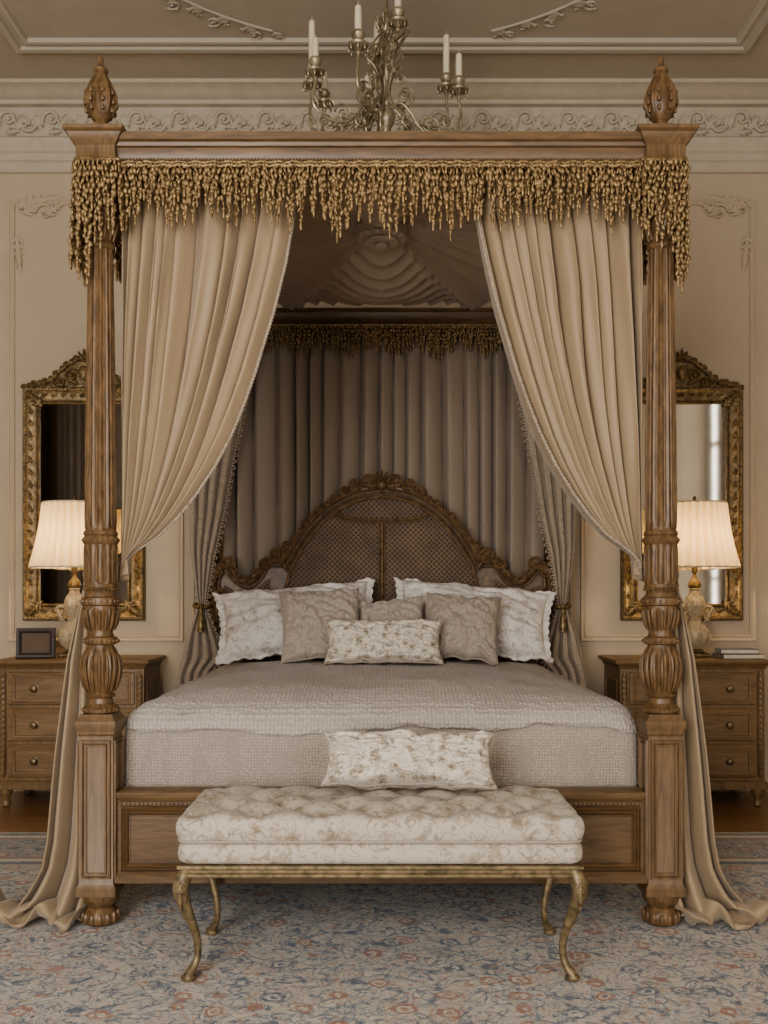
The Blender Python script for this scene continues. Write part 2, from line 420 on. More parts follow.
for sg in (-1, 1):
    A = [radians(90-sg*q) for q in range(24, 66, 3)]
    b.tube([(1.5*cos(a), 0, 1.5*sin(a)) for a in A], .007, 6)
    for i, a in enumerate(A):
        x, z = 1.5*cos(a), 1.5*sin(a)
        b.leaf(x, 0, z, a+(.9 if i % 2 else -.9), .12, .08, 3, .007)
        if i % 3 == 1: b.scroll(x*1.05, 0, z*1.05, .05, a, 1.2, sg, .006)
fin('trim_8', b, 'ceil', kind='structure')

b = MB(); b.box(-2.6, 2.6, -2.77, 1.43, .0005, .007, .002)
fin('rug', b, 'rug', origin=(0, -.67, 0), label='pale cream persian rug with blue and rust floral scrolls', cat='rug')

# ------------------------------------------------------------------ bed
BX = 1.05; BY = 2.3
bed = empty('canopy_bed', (0, 1.15, 0), 'carved walnut four-poster canopy bed with gold fringe', 'bed')
def post(x, y):
    fz = .008
    pe = empty('bed_post', (x, y-1.15, 0)); pe.parent = bed
    b = MB()
    b.lathe([(.033,fz),(.052,.014),(.064,.03),(.066,.05),(.056,.068),(.045,.078),(.052,.086),(.065,.1),(.070,.115),(.070,.13)], (x,y,0), 32)
    for i in range(14):
        a = 2*pi*i/14; b.ell((x+.064*cos(a), y+.064*sin(a), .042), (.011,.011,.022))
    fin('foot', b, 'carved', pe)
    b = MB()
    b.rect([(.008,.13),(.008,.16),(.002,.17),(-.002,.18),(-.002,.72),(.004,.73),(.004,.742),(.009,.755),(.009,.775),(-.002,.79),(-.006,.80)], .065, .065, (x,y,0))
    for k in range(4):
        b.M = Matrix.Translation((x,y,0)) @ Matrix.Rotation(k*pi/2, 4, 'Z')
        b.frame(0, .45, .060, .46, -.063, [(0,-.010),(.003,.006),(.009,.007),(.013,-.003),(.018,.008),(.023,.008),(.026,0)])
        b.M = None
    fin('pedestal', b, 'wood', pe, ang=25)
    b = MB()
    b.lathe([(.058,.80),(.066,.806),(.068,.818),(.058,.828),(.046,.838),(.043,.856),(.052,.862),(.056,.868),(.046,.876),
             (.050,.885,.04,16),(.060,.91,.06,16),(.069,.945,.06,16),(.071,.975,.06,16),(.066,1.01,.06,16),(.056,1.035,.05,16),(.048,1.05),
             (.048,1.055),(.062,1.060),(.065,1.070),(.060,1.082),(.048,1.088),(.044,1.102),(.048,1.118,.04,16),(.056,1.14,.06,16),(.062,1.165,.07,16),(.065,1.185,.06,16),
             (.060,1.195),(.060,1.20),(.070,1.205),(.073,1.218),(.070,1.23),(.058,1.236),(.053,1.25),(.057,1.262),(.062,1.27),(.059,1.282)], (x,y,0), 64)
    for i in range(16):
        a = 2*pi*(i+.5)/16
        P = [(x+r*cos(a), y+r*sin(a), z) for r, z in ((.050,.88),(.062,.90),(.071,.94),(.075,.97),(.072,1.0),(.065,1.02))]
        b.tube(P, [.002,.005,.007,.006,.005,.002], 6)
        P = [(x+r*cos(a), y+r*sin(a), z) for r, z in ((.050,1.11),(.059,1.13),(.065,1.16),(.068,1.185))]
        b.tube(P, [.002,.005,.006,.004], 6)
    for i in range(24):
        a = 2*pi*i/24; b.ell((x+.065*cos(a), y+.065*sin(a), 1.07), (.006,.006,.006)); b.ell((x+.060*cos(a), y+.060*sin(a), 1.262), (.006,.006,.005))
        b.ell((x+.071*cos(a), y+.071*sin(a), 1.218), (.006,.006,.007)); b.ell((x+.065*cos(a), y+.065*sin(a), .814), (.006,.006,.006))
    fin('carved_bulb', b, 'carved', pe)
    b = MB()
    F = lambda r, z: (r, z, -.07, 12)
    b.lathe([(.056,1.28),F(.058,1.29),F(.058,1.42),(.059,1.43),(.065,1.436),(.068,1.446),(.063,1.456),(.058,1.462),(.064,1.468),(.061,1.478),(.056,1.484),
             F(.054,1.495),F(.055,1.52),F(.053,1.8),F(.049,2.1),F(.044,2.45),F(.042,2.53)], (x,y,0), 72)
    for i in range(12):
        a = 2*pi*i/12
        b.tube([(x+(.056-.012*t)*cos(a), y+(.056-.012*t)*sin(a), 1.5+1.02*t) for t in (0,.03,.5,.97,1)], [.002,.005,.005,.004,.002], 6)
        b.tube([(x+.059*cos(a), y+.059*sin(a), z) for z in (1.29,1.31,1.40,1.42)], [.002,.005,.005,.002], 6)
    for i in range(20):
        a = 2*pi*i/20; b.ell((x+.064*cos(a), y+.064*sin(a), 1.447), (.007,.007,.007))
    fin('fluted_shaft', b, 'carved', pe)
    b = MB()
    b.lathe([(.044,2.53),(.05,2.535),(.053,2.545),(.048,2.556),(.043,2.562),(.045,2.59),(.053,2.62),(.062,2.645),(.066,2.655),(.056,2.66)], (x,y,0), 32)
    for i in range(12):
        a = 2*pi*i/12
        b.tube([(x+r*cos(a), y+r*sin(a), z) for r, z in ((.045,2.565),(.053,2.60),(.064,2.63),(.071,2.64),(.069,2.628))], [.005,.009,.009,.007,.004], 6)
    b.rect([(-.012,2.655),(0,2.665),(0,2.70),(-.012,2.71),(-.012,2.84)], .066, .066, (x,y,0))
    fin('capital', b, 'carved', pe)
    b = MB()
    b.rect([(0,2.83),(.006,2.838),(.0,2.852),(.0,2.898),(.010,2.910),(.022,2.926),(.026,2.936),(.038,2.944),(.038,2.958),(.024,2.964),(-.02,2.97)], .072, .072, (x,y,0))
    fin('corner_block', b, 'wood', pe, ang=25)
    b = MB()
    b.lathe([(.044,2.968),(.05,2.978),(.046,2.992),(.028,2.998),(.022,3.012),(.032,3.022),(.046,3.045,.04,8),(.055,3.075,.07,8),(.056,3.10,.07,8),(.047,3.135,.07,8),(.033,3.17,.05,8),
             (.021,3.195),(.027,3.202),(.027,3.21),(.017,3.218),(.010,3.233),(.012,3.243),(.009,3.254),(.001,3.262)], (x,y,0), 48)
    for i in range(8):
        a = 2*pi*i/8
        b.tube([(x+r*cos(a), y+r*sin(a), z) for r, z in ((.042,3.035),(.057,3.075),(.055,3.11),(.042,3.15),(.028,3.18))], [.004,.008,.008,.005,.002], 6)
        for (r, z) in ((.052,3.05),(.058,3.08),(.054,3.115)):
            b.ell((x+r*cos(a+pi/8), y+r*sin(a+pi/8), z), (.008,.008,.012))
    fin('finial', b, 'carved', pe)
    return pe
for y in (0, BY):
    for x in (-BX, BX): post(x, y)

cx = empty('canopy', (0, 0, 0)); cx.parent = bed
b = MB()
pr = [(-.05,2.833),(.045,2.833),(.050,2.838),(.050,2.848),(.04,2.853),(.036,2.862),(.038,2.874),(.046,2.889),(.050,2.896),(.060,2.900),(.064,2.912),(.076,2.918),(.082,2.928),(.082,2.943),(.07,2.948),(-.07,2.948),(-.07,2.935),(-.058,2.925),(-.054,2.90),(-.044,2.885),(-.05,2.860),(-.060,2.852),(-.060,2.84)]
b.rect(pr+[pr[0]], BX, BY/2, (0, 1.15, 0), cap=False)
fin('canopy_cornice', b, 'panelw', cx, ang=25)
b = MB()
for i in range(150):
    x = -.96+1.92*i/149; b.ell((x, -.043, 2.857), (.005,.005,.005))
fin('cornice_beading', b, 'carved', cx)
# gathered canopy lining: radial fans at the sides, swagged folds front and back
b = MB()
def cf(u, v):
    x = -.99+1.98*u; y = .06+2.18*v; dx, dy = x, y-1.15
    r = sqrt(dx*dx+dy*dy)+1e-5; th = atan2(dx, dy); ath = abs(th)
    k = sm(min(1, r/.22))
    edge = max(abs(dx)/.99, abs(dy)/1.09)
    base = 3.05-.05*edge**2
    TH = radians(27)
    if dy < 0: ath = abs(ath-pi)
    ady = abs(dy)
    sect = sm((TH-ath)/radians(2.5))
    rad = .050*k*min(1, .3+r)*(1-abs(sin(th*15))**.85)
    m = min(1, ath/TH)
    s_ = ady+1.9*dx*dx+.12*abs(dx)
    tier = .040*(1-abs(sin(s_*pi*7.0))**.85)
    sag = .10*(1-m*m)*sin(min(1, r/1.1)*pi)
    z = base-(1-sect)*rad-sect*k*(tier+sag)
    z -= .05*exp(-((ath-TH)/.05)**2)*k*min(1, edge*1.5)
    return (x, y, z)
b.grid(cf, 300, 340); fin('draped_canopy_ceiling', b, 'swag', cx, solid=.003, ang=80)
b = MB()
for i in range(14):
    a = 2*pi*i/14
    for rr, zz in ((.10, 2.985), (.06, 2.965)):
        b.ell((rr*cos(a+rr*9), 1.15+rr*sin(a+rr*9), zz), (.032,.032,.016))
b.ell((0,1.15,2.95), (.035,.035,.025), 10, 6); b.lathe([(.02,2.975),(.12,2.985),(.13,3.03)], (0,1.15,0), 24)
fin('rosette', b, 'swag', cx)

def strand(b, x, y, z, L, fat=1.0):
    n = max(4, int(L/.021)); sw = random.uniform(-.008, .008); ph = random.uniform(0, 6)
    for i in range(n):
        t = i/n; zz = z-L*t; a = ph+i*2.1
        r = (.0060+.0026*sin(i*2.1+ph)+.002*t)*fat
        b.ell((x+cos(a)*.004+sw*t*2, y+sin(a)*.004, zz-.010), (r, r, .0135), 6, 4, random.uniform(-.5,.5))
    b.ell((x+sw*2, y, z-L-.004), (.0080*fat, .0080*fat, .008), 6, 4)
    b.ell((x+sw*2, y, z-L-.024), (.0055*fat, .0055*fat, .020), 6, 4)
def front_len(x):
    ax = abs(x)
    if ax > .95: return lerp([(.95,.23),(1.0,.24),(1.05,.31),(1.08,.39),(1.12,.45)], ax)
    base = lerp([(0,.225),(.2,.225),(.3,.215),(.45,.19),(.6,.195),(.8,.19),(.95,.215)], ax)
    return base*(.88+.14*sin(x*31)+.08*sin(x*77))
fb = MB(); x = -.985; FZ = 2.836; q = 0
while x < .985:
    L = front_len(x)*random.uniform(.78, 1.05)
    strand(fb, x, -.050, FZ, L); strand(fb, x+.0085, -.066, FZ, L*(.45, .72, .6)[q % 3]*random.uniform(.88, 1.1), fat=1.15)
    if q % 9 == 4: strand(fb, x, -.058, FZ, L*1.22, fat=.8)
    x += .0165; q += 1
for sg in (-1, 1):
    x = .96; q = 0
    while x < 1.115:
        strand(fb, sg*x, -.080, FZ, front_len(x)*random.uniform(.84, 1.04)); strand(fb, sg*(x+.008), -.095, FZ, front_len(x)*(.5 if q % 2 else .7), 1.15)
        x += .0165; q += 1
    y = -.08
    while y < BY+.08:
        L = .38 if y < .1 else .22
        strand(fb, sg*(BX+.077), y, FZ, L*random.uniform(.85,1.05))
        y += .016 if y < .15 else .024
for z, y, x0 in ((FZ+.002, -.062, .98), (FZ-.012, -.066, .98)):
    fb.tube([(-x0+2*x0*i/120, y+.003*sin(i*1.7), z+.003*cos(i*1.7)) for i in range(121)], .006, 6)
for sg in (-1, 1):
    fb.tube([(sg*.955,-.09,FZ),(sg*1.12,-.092,FZ),(sg*1.128,-.05,FZ),(sg*1.128,1.1,FZ),(sg*1.128,BY+.08,FZ)], .008, 6)
fin('bullion_fringe', fb, 'fringe', cx, kind='stuff', ang=80)
fb = MB(); x = -.98
while x < .98:
    L = .14*(.9+.2*sin(x*23))*random.uniform(.85,1.1); strand(fb, x, 2.205, 2.836, L); strand(fb, x+.008, 2.195, 2.836, L*.65); x += .019
fb.tube([(-.98,2.195,2.836),(0,2.195,2.836),(.98,2.195,2.836)], .007, 6)
fin('inner_fringe', fb, 'fringe', cx, kind='stuff', ang=80)

b = MB()
b.box(-.98, .98, -.035, .07, .17, .51, .004)
b.rect([(0,.17),(.012,.175),(.012,.20),(.004,.21),(0,.215)], .975, .034, (0,-.006,0), cap=False)
b.rect([(0,.455),(.006,.46),(.006,.475),(.014,.485),(.018,.498),(.018,.51),(.010,.516),(-.02,.518)], .96, .030, (0,-.006,0))
pf = [(0,0),(.004,-.012),(.006,.004),(.014,.014),(.02,.006),(.026,.014),(.034,.0)]
for c, w in ((-.72,.42),(-.0,.86),(.72,.42)): b.frame(c, .335, w, .17, -.036, [(d, q+.002) for d, q in pf])
fr = fin('footboard', b, 'panelw', bed, ang=25)
b = MB()
for i in range(120): b.ell((-.965+1.93*i/119, -.046, .467), (.0065,.006,.006))
fin('carved_beading', b, 'carved', fr)
b = MB()
for sg in (-1, 1): b.box(sg*1.02-.02, sg*1.02+.02, .07, 2.22, .2, .5)
b.box(-.98, .98, .09, 2.2, .33, .375)
fin('bed_frame', b, 'backw', bed)

# headboard
HY = 2.14
half = [(0,1.87),(.15,1.845),(.26,1.795),(.36,1.725),(.44,1.645),(.505,1.555),(.55,1.48),(.585,1.43),(.635,1.43),(.69,1.41),(.735,1.34),(.79,1.30),(.85,1.33),(.90,1.385),(.95,1.39),(.985,1.33),(.99,1.2),(.985,.9),(.985,.5)]
R = arch([(x, HY, z) for x, z in half], 6)
full = [Vector((-p.x, p.y, p.z)) for p in reversed(R[1:])]+R
hb = empty('headboard', (0, .99, 0)); hb.parent = bed
b = MB()
vs = []; fs = []
for p in full: vs += [(p.x*.985, HY+.012, p.z-.01), (p.x*.985, HY+.012, .5), (p.x*.985, HY+.04, p.z-.01), (p.x*.985, HY+.04, .5)]
for i in range(len(full)-1):
    a = i*4; fs += [(a, a+1, a+5, a+4), (a+2, a+6, a+7, a+3), (a, a+4, a+6, a+2)]
b.add(vs, fs); fin('headboard_backing', b, 'carved_h', hb, smooth=False)
def offs(P, d, y):
    out = []
    for i, p in enumerate(P):
        a, c = P[max(0,i-1)], P[min(len(P)-1,i+1)]; T = (c-a).normalized()
        out.append(Vector((p.x+T.z*d, y, p.z-T.x*d)))
    return out
b = MB()
b.tube(full, .018, 10)
up_ = [p for p in full if p.z > .9]
core = [p for p in full if abs(p.x) < .58]
b.tube(offs(up_, .030, HY-.006), .007, 8)
arc_ = offs(core, .058, HY-.010)
tailL = [Vector((arc_[0].x-.012*i, HY-.010, arc_[0].z-.05*i)) for i in range(10, 0, -1)]
tailR = [Vector((-p.x, p.y, p.z)) for p in reversed(tailL)]
panel = tailL+arc_+tailR
b.tube(panel, .010, 8)
for p, T in along(offs(core, .044, HY-.014), 120): b.ell(tuple(p), (.005,.005,.005))
fin('headboard_frame', b, 'carved_h', hb)
b = MB(); vs = []; fs = []
for p in panel: vs += [(p.x, HY+.006, p.z), (p.x*.97, HY+.006, .8)]
for i in range(len(panel)-1): fs.append((i*2, i*2+1, i*2+3, i*2+2))
for sg in (-1, 1):
    o = len(vs); W_ = [(.66,1.33),(.70,1.30),(.78,1.23),(.86,1.25),(.93,1.29),(.95,1.22)]
    for x, z in W_: vs += [(sg*x, HY+.006, z), (sg*x, HY+.006, .8)]
    for i in range(len(W_)-1): fs.append((o+i*2, o+i*2+1, o+i*2+3, o+i*2+2))
b.add(vs, fs); fin('cane_panel', b, 'cane', hb, smooth=False)
inner = [(0,1.675),(.12,1.675),(.22,1.69),(.29,1.725)]
RI = arch([(x, HY-.004, z) for x, z in inner], 6); IF = [Vector((-p.x, p.y, p.z)) for p in reversed(RI[1:])]+RI
b = MB()
b.tube([(p.x, HY-.002, p.z) for p in IF], .009, 8); b.tube([(p.x, HY-.006, p.z-.018) for p in IF], .005, 6)
b.tube([(0, HY-.004, 1.67), (0, HY-.004, 1.2), (0, HY-.004, .8)], .010, 8)
b.tube([(-.016, HY-.004, 1.66), (-.016, HY-.004, .8)], .005, 6); b.tube([(.016, HY-.004, 1.66), (.016, HY-.004, .8)], .005, 6)
fin('headboard_moulding', b, 'carved_h', hb)
b = MB(); y = HY-.020
for i in range(9):
    a = radians(90+(i-4)*20); b.leaf(0, y, 1.87, a, .10-.008*abs(i-4), .034, 3, .014)
b.ell((0, y-.012, 1.875), (.028,.022,.028), 10, 6)
for sg in (-1, 1):
    A = lambda d: radians(d) if sg > 0 else pi-radians(d)
    b.scroll(sg*.08, y, 1.895, .044, A(180), 1.6, -sg, .012); b.scroll(sg*.16, y, 1.885, .038, A(180), 1.6, sg, .011); b.scroll(sg*.225, y, 1.85, .028, A(0), 1.5, -sg, .009)
    for x, z, ang, L, w in ((.02,1.865,10,.11,.06),(.11,1.86,-5,.10,.06)):
        b.leaf(sg*x, y, z, A(ang), L, w, 4, .014)
fin('carved_crest', b, 'carved_h', hb)
for sg in (-1, 1):
    A = lambda d: radians(d) if sg > 0 else pi-radians(d)
    b = MB(); seq = along([q for q in up_ if q.x*sg > .17], 34)
    for i, (p, T) in enumerate(seq):
        a = atan2(T.z, T.x)
        nx, nz_ = -T.z, T.x
        b.scroll(p.x+nx*.010, y, p.z+nz_*.010, .024, a+pi, 1.4, -1 if i % 2 else 1, .0075)
        b.leaf(p.x-T.x*.018, y+.002, p.z-T.z*.018, a+.1, .040, .034, 2, .010)
    b.tube([(p.x, y+.004, p.z) for p in up_ if p.x*sg > .17], .009, 6)
    b.scroll(sg*.62, y-.004, 1.465, .048, A(250), 1.6, -sg, .013); b.scroll(sg*.695, y-.004, 1.415, .038, A(100), 1.6, sg, .012); b.scroll(sg*.565, y, 1.52, .030, A(250), 1.4, -sg, .009)
    b.scroll(sg*.905, y-.004, 1.415, .044, A(250), 1.6, -sg, .013); b.scroll(sg*.965, y, 1.36, .030, A(90), 1.5, sg, .010); b.scroll(sg*.965, y, 1.24, .034, A(90), 1.4, sg, .010)
    for x, z, ang, L, w in ((.72,1.37,-40,.08,.055),(.79,1.31,10,.07,.055),(.85,1.34,50,.06,.05),(.97,1.22,-90,.15,.06),(.60,1.45,-120,.1,.05)):
        b.leaf(sg*x, y, z, A(ang), L, w, 4, .014)
    fin('carved_shoulder', b, 'carved_h', hb)

# ------------------------------------------------------------------ bedding
def rrect(hx, hy, rad, cx, cy, z, N=40, wob=None):
    pts = []; rad = max(.001, min(rad, hx*.98, hy*.98))
    segs = [((hx-rad), -(hy-rad), -90), ((hx-rad), (hy-rad), 0), (-(hx-rad), (hy-rad), 90), (-(hx-rad), -(hy-rad), 180)]
    for k in range(4):
        x0, y0, a0 = segs[k]
        for i in range(7):
            a = radians(a0+90*i/6); pts.append((x0+rad*cos(a), y0+rad*sin(a)))
        nx, ny, _ = segs[(k+1) % 4]; a = radians(a0+90)
        e0 = pts[-1]; e1 = (nx+rad*cos(a), ny+rad*sin(a))
        for i in range(1, N): t = i/N; pts.append((e0[0]+(e1[0]-e0[0])*t, e0[1]+(e1[1]-e0[1])*t))
    out = []
    for p in pts:
        q = Vector((cx+p[0], cy+p[1], z))
        if wob: q += wob(q)
        out.append(tuple(q))
    return out
b = MB(); b.rings([rrect(.92+o, .98+o, .08, 0, 1.1, z, 4) for o, z in ((-.02,.38),(0,.4),(0,.70),(-.02,.73),(-.05,.74))])
fin('mattress', b, 'sheet', origin=(0,1.1,.38), label='thick white mattress on the canopy bed frame', cat='mattress')
def wob1(q):
    s = .4 if q.z > .78 else 1
    n = noise.noise(Vector((q.x*3, q.y*3, q.z*2)))*.012+noise.noise(Vector((q.x*10, q.y*10, q.z*1.5)))*.022*max(0, (.8-q.z)/.28)+noise.noise(Vector((q.x*22, q.y*22, q.z*14)))*.004
    return Vector((n*s*.25, n*s, n*.4))
def cover(prof, hx, hy, cy, rad, wob):
    b = MB(); b.rings([rrect(hx+o, hy+o, rad, 0, cy, z, 90, wob) for o, z in prof]); return b
b = cover([(.004,.46),(.004,.48),(.004,.50),(.004,.52),(.004,.54),(.004,.57),(.004,.60),(.004,.63),(.003,.66),(.002,.69),(-.002,.72),(-.014,.752),(-.04,.78),(-.08,.796),(-.2,.808),(-.4,.812),(-.7,.812)], .988, .99, 1.085, .025, wob1)
fin('bedspread', b, 'cover', origin=(0,1.1,.5), label='stone-coloured waffle bedspread draped over the mattress', cat='bedspread', ang=60)
def wob2(q):
    n = noise.noise(Vector((q.x*2.2, q.y*2.2, 4)))*.022+noise.noise(Vector((q.x*7, q.y*5, 2)))*.014+noise.noise(Vector((q.x*16, q.y*9, 7)))*.008
    e = .016*sin(q.x*4.1)+.010*sin(q.x*9.3+1)+.007*sin(q.x*23) if q.z < .77 else 0
    return Vector((n*.15, n*.3, n*.9+e*.6))
b = cover([(-.002,.728),(.008,.720),(.014,.728),(.013,.742),(.004,.765),(-.018,.790),(-.055,.814),(-.11,.836),(-.18,.851),(-.26,.861),(-.35,.868),(-.44,.872),(-.54,.875),(-.64,.877),(-.75,.878),(-.85,.878),(-.94,.878)], .984, .986, 1.080, .06, wob2)
fin('coverlet', b, 'coverlet', origin=(0,1.1,.75), label='pale quilted coverlet spread over the bed', cat='coverlet', ang=60)

def pillow(name, mat, cx, cy, zb, W, H, T, lean, yaw=0, roll=0, flange=0, label='', seed=0, group=None, pipe=None):
    b = MB(); k = 1-flange
    def shp(sd):
        def fn(u, v):
            u = -1+2*u; v = -1+2*v
            u = sin(u*pi/2)*.35+u*.65; v = sin(v*pi/2)*.35+v*.65
            ui = max(-1, min(1, u/k)); vi = max(-1, min(1, v/k))
            t = T/2*(max(0, (1-ui*ui))**.5*max(0, (1-vi*vi))**.5)**.66
            m_ = min(1, t/(T*.25))
            t *= 1+.22*noise.noise(Vector((u*2+seed, v*2, sd)))
            t += (.022*noise.noise(Vector((u*4+v*2, v*5+seed, sd*3)))+.013*noise.noise(Vector((u*10, v*8+seed, sd*5))))*m_
            x = W/2*u*(1-.08*(1-v*v)); z = H/2*v*(1-.10*(1-u*u))
            z += .018*noise.noise(Vector((u*3, seed, v)))
            y = sd*max(t, .003)
            if flange and (abs(u) > k or abs(v) > k):
                y += .012*sin(v*12+seed)*max(0, abs(u)-k)/flange+.012*sin(u*16+seed)*max(0, abs(v)-k)/flange
                x += .004*sin(v*34)*max(0, abs(u)-k)/flange*(1 if u > 0 else -1); z += .004*sin(u*50)*max(0, abs(v)-k)/flange*(1 if v > 0 else -1)
            return (x, y, z)
        return fn
    b.grid(shp(-1), 90, 56); b.grid(lambda u, v: shp(1)(1-u, v), 90, 56)
    me = fin(name, b, mat, label=label, cat='cushion' if 'cushion' in name else 'pillow', ang=80)
    if group: me['group'] = group
    me.rotation_euler = (-radians(lean), radians(roll), radians(yaw))
    hh = H/2*cos(radians(lean))+T*.18
    me.location = (cx, cy, zb+hh)
    if pipe:
        p = MB(); pts = []
        for i in range(80):
            a = i/20; s_ = int(a); f = (a-s_)*2-1
            u, v = ((f, -1), (1, f), (-f, 1), (-1, -f))[s_]
            pts.append((W/2*u*(1-.08*(1-v*v)), 0, H/2*v*(1-.10*(1-u*u))+.018*noise.noise(Vector((u*3, seed, v)))))
        p.tube(pts, .004, 6, closed=True); o = fin('piping', p, pipe); o.parent = me; o.location = (0,0,0)
    return me
ZT = .858
g1 = 'bed pillows against the headboard'
pillow('pillow', 'white', -.475, 1.86, ZT-.010, .93, .46, .26, 32, 5, -5, .08, 'white floral pillow sham with wide flange beside beige cushion', 3, g1)
pillow('pillow', 'white', .505, 1.86, ZT-.010, .93, .47, .26, 32, -5, 5, .08, 'white floral pillow sham with wide flange beside beige cushion', 4, g1)
pillow('cushion', 'text', -.32, 1.52, ZT, .43, .41, .19, 26, 4, -3, 0, 'square beige textured cushion in front of white shams', 5, 'scatter cushions on the bed', 'text2')
pillow('cushion', 'text', .42, 1.52, ZT, .40, .38, .19, 26, -5, 4, 0, 'square beige textured cushion in front of white shams', 6, 'scatter cushions on the bed', 'text2')
pillow('cushion', 'text2', .055, 1.60, ZT, .36, .36, .13, 22, 0, -5, 0, 'oatmeal woven cushion behind the small lumbar cushion', 7, 'scatter cushions on the bed', 'text')
pillow('lumbar_cushion', 'floral', .01, 1.31, ZT, .60, .23, .18, 22, 0, 0, 0, 'small ivory floral lumbar cushion on the coverlet', 8, None, 'text')

# ------------------------------------------------------------------ curtains
inz = [(1.30,-1.0),(1.366,-.985),(1.40,-.955),(1.468,-.856),(1.54,-.785),(1.62,-.723),(1.73,-.652),(1.847,-.591),(1.97,-.54),(2.093,-.496),(2.32,-.428),(2.51,-.383),(2.68,-.352),(2.87,-.335)]
def front_curtain(sg):
    e = empty('curtain', (sg*1.0, .09, 0), 'taupe silk bed curtain tied back to the carved post', 'curtain', group='tied-back front bed curtains')
    Zt, Zb = 2.836, 1.345
    def fn(u, v, off=0):
        z = Zt+(Zb-Zt)*v; xi = lerp(inz, z); xo = -.978-.012*v
        w = xi-xo
        u2 = u+.012*sin(v*5+u*9)*sin(u*pi)
        x = xo+w*u2
        z2 = z-.05*(1-u)*sm((v-.7)/.3)
        ph = 2*pi*(10.2*u+.50*sin(u*7+sg)+.22*sin(u*17+1))+1.5*noise.noise(Vector((u*3, v*2.2, sg*2)))
        A = (.050+.014*sin(u*13+sg))*(.5+.5*min(1, w/.5))*(.6+.4*sm(v*3))
        f = crease(ph, .7)+.16*sin(ph*2.6+v*4)*sm(v*3)*(1-v)+.26*noise.noise(Vector((u*18, v*3, sg*3)))
        y = .06-A*f+.02*v
        x += .016*cos(ph)*min(1, w/.4)*sin(min(1, u*6)*pi/2)
        return (-sg*x, y, z2)
    b = MB(); b.grid(fn, 320, 90); fin('curtain_panel', b, 'drape', e, solid=.004, ang=80)
    b = MB(); pts = []
    for i in range(121):
        p = fn(1.0, i/120); pts.append((p[0]+(-sg)*.004, p[1]-.006, p[2]))
    for p in pts: b.ell(p, (.008,.008,.007), 6, 4)
    b.tube(pts, .005, 6); fin('curtain_trim', b, 'drape_s', e)
    b = MB()
    b.rings([[(sg*(.965+.17*t), .085+(.045+.012*sin(5*a))*cos(a)*.55, 1.36-.05*t+(.05+.008*sin(7*a))*(1-.2*t)*sin(a)) for a in [2*pi*i/32 for i in range(32)]] for t in [k/8 for k in range(9)]])
    fin('curtain_gather', b, 'drape', e, ang=80)
    ltab = [(0,1.125),(.08,1.155),(.2,1.195),(.4,1.23),(.6,1.26),(.66,1.28),(.74,1.34),(.82,1.42),(.9,1.50),(1,1.60)]
    rtab = [(0,1.095),(.1,1.10),(.3,1.085),(.7,1.08),(.9,1.10),(1,1.14)]
    def tl(u, v):
        vv = v; xo, xi = lerp(ltab, vv), lerp(rtab, vv)
        x = xi+(xo-xi)*u; w = xo-xi
        z = 1.34*(1-vv/.78) if vv < .78 else 0
        ph = 2*pi*(3.3*u+.25*sin(u*6))+.9*sin(v*4)
        A = .014+.26*min(w, .3)
        y = .10-A*crease(ph, .8)*.8-.04*sm(v*2)
        if vv > .64:
            k = sm((vv-.64)/.25); y = y-.10*k*(1-.5*u)+.03*u*k
            cr_ = noise.noise(Vector((x*9, vv*10, sg)))
            z = z+(.042+.036*crease(ph+vv*9, .9)+.026*sin(x*30+vv*16)+.05*cr_)*k*(1-.6*sm((vv-.85)/.15))+.02*k
        return (sg*x, y, max(.014, z))
    b = MB(); b.grid(tl, 90, 130); fin('curtain_tail', b, 'drape', e, solid=.004, ang=80)
for sg in (-1, 1): front_curtain(sg)

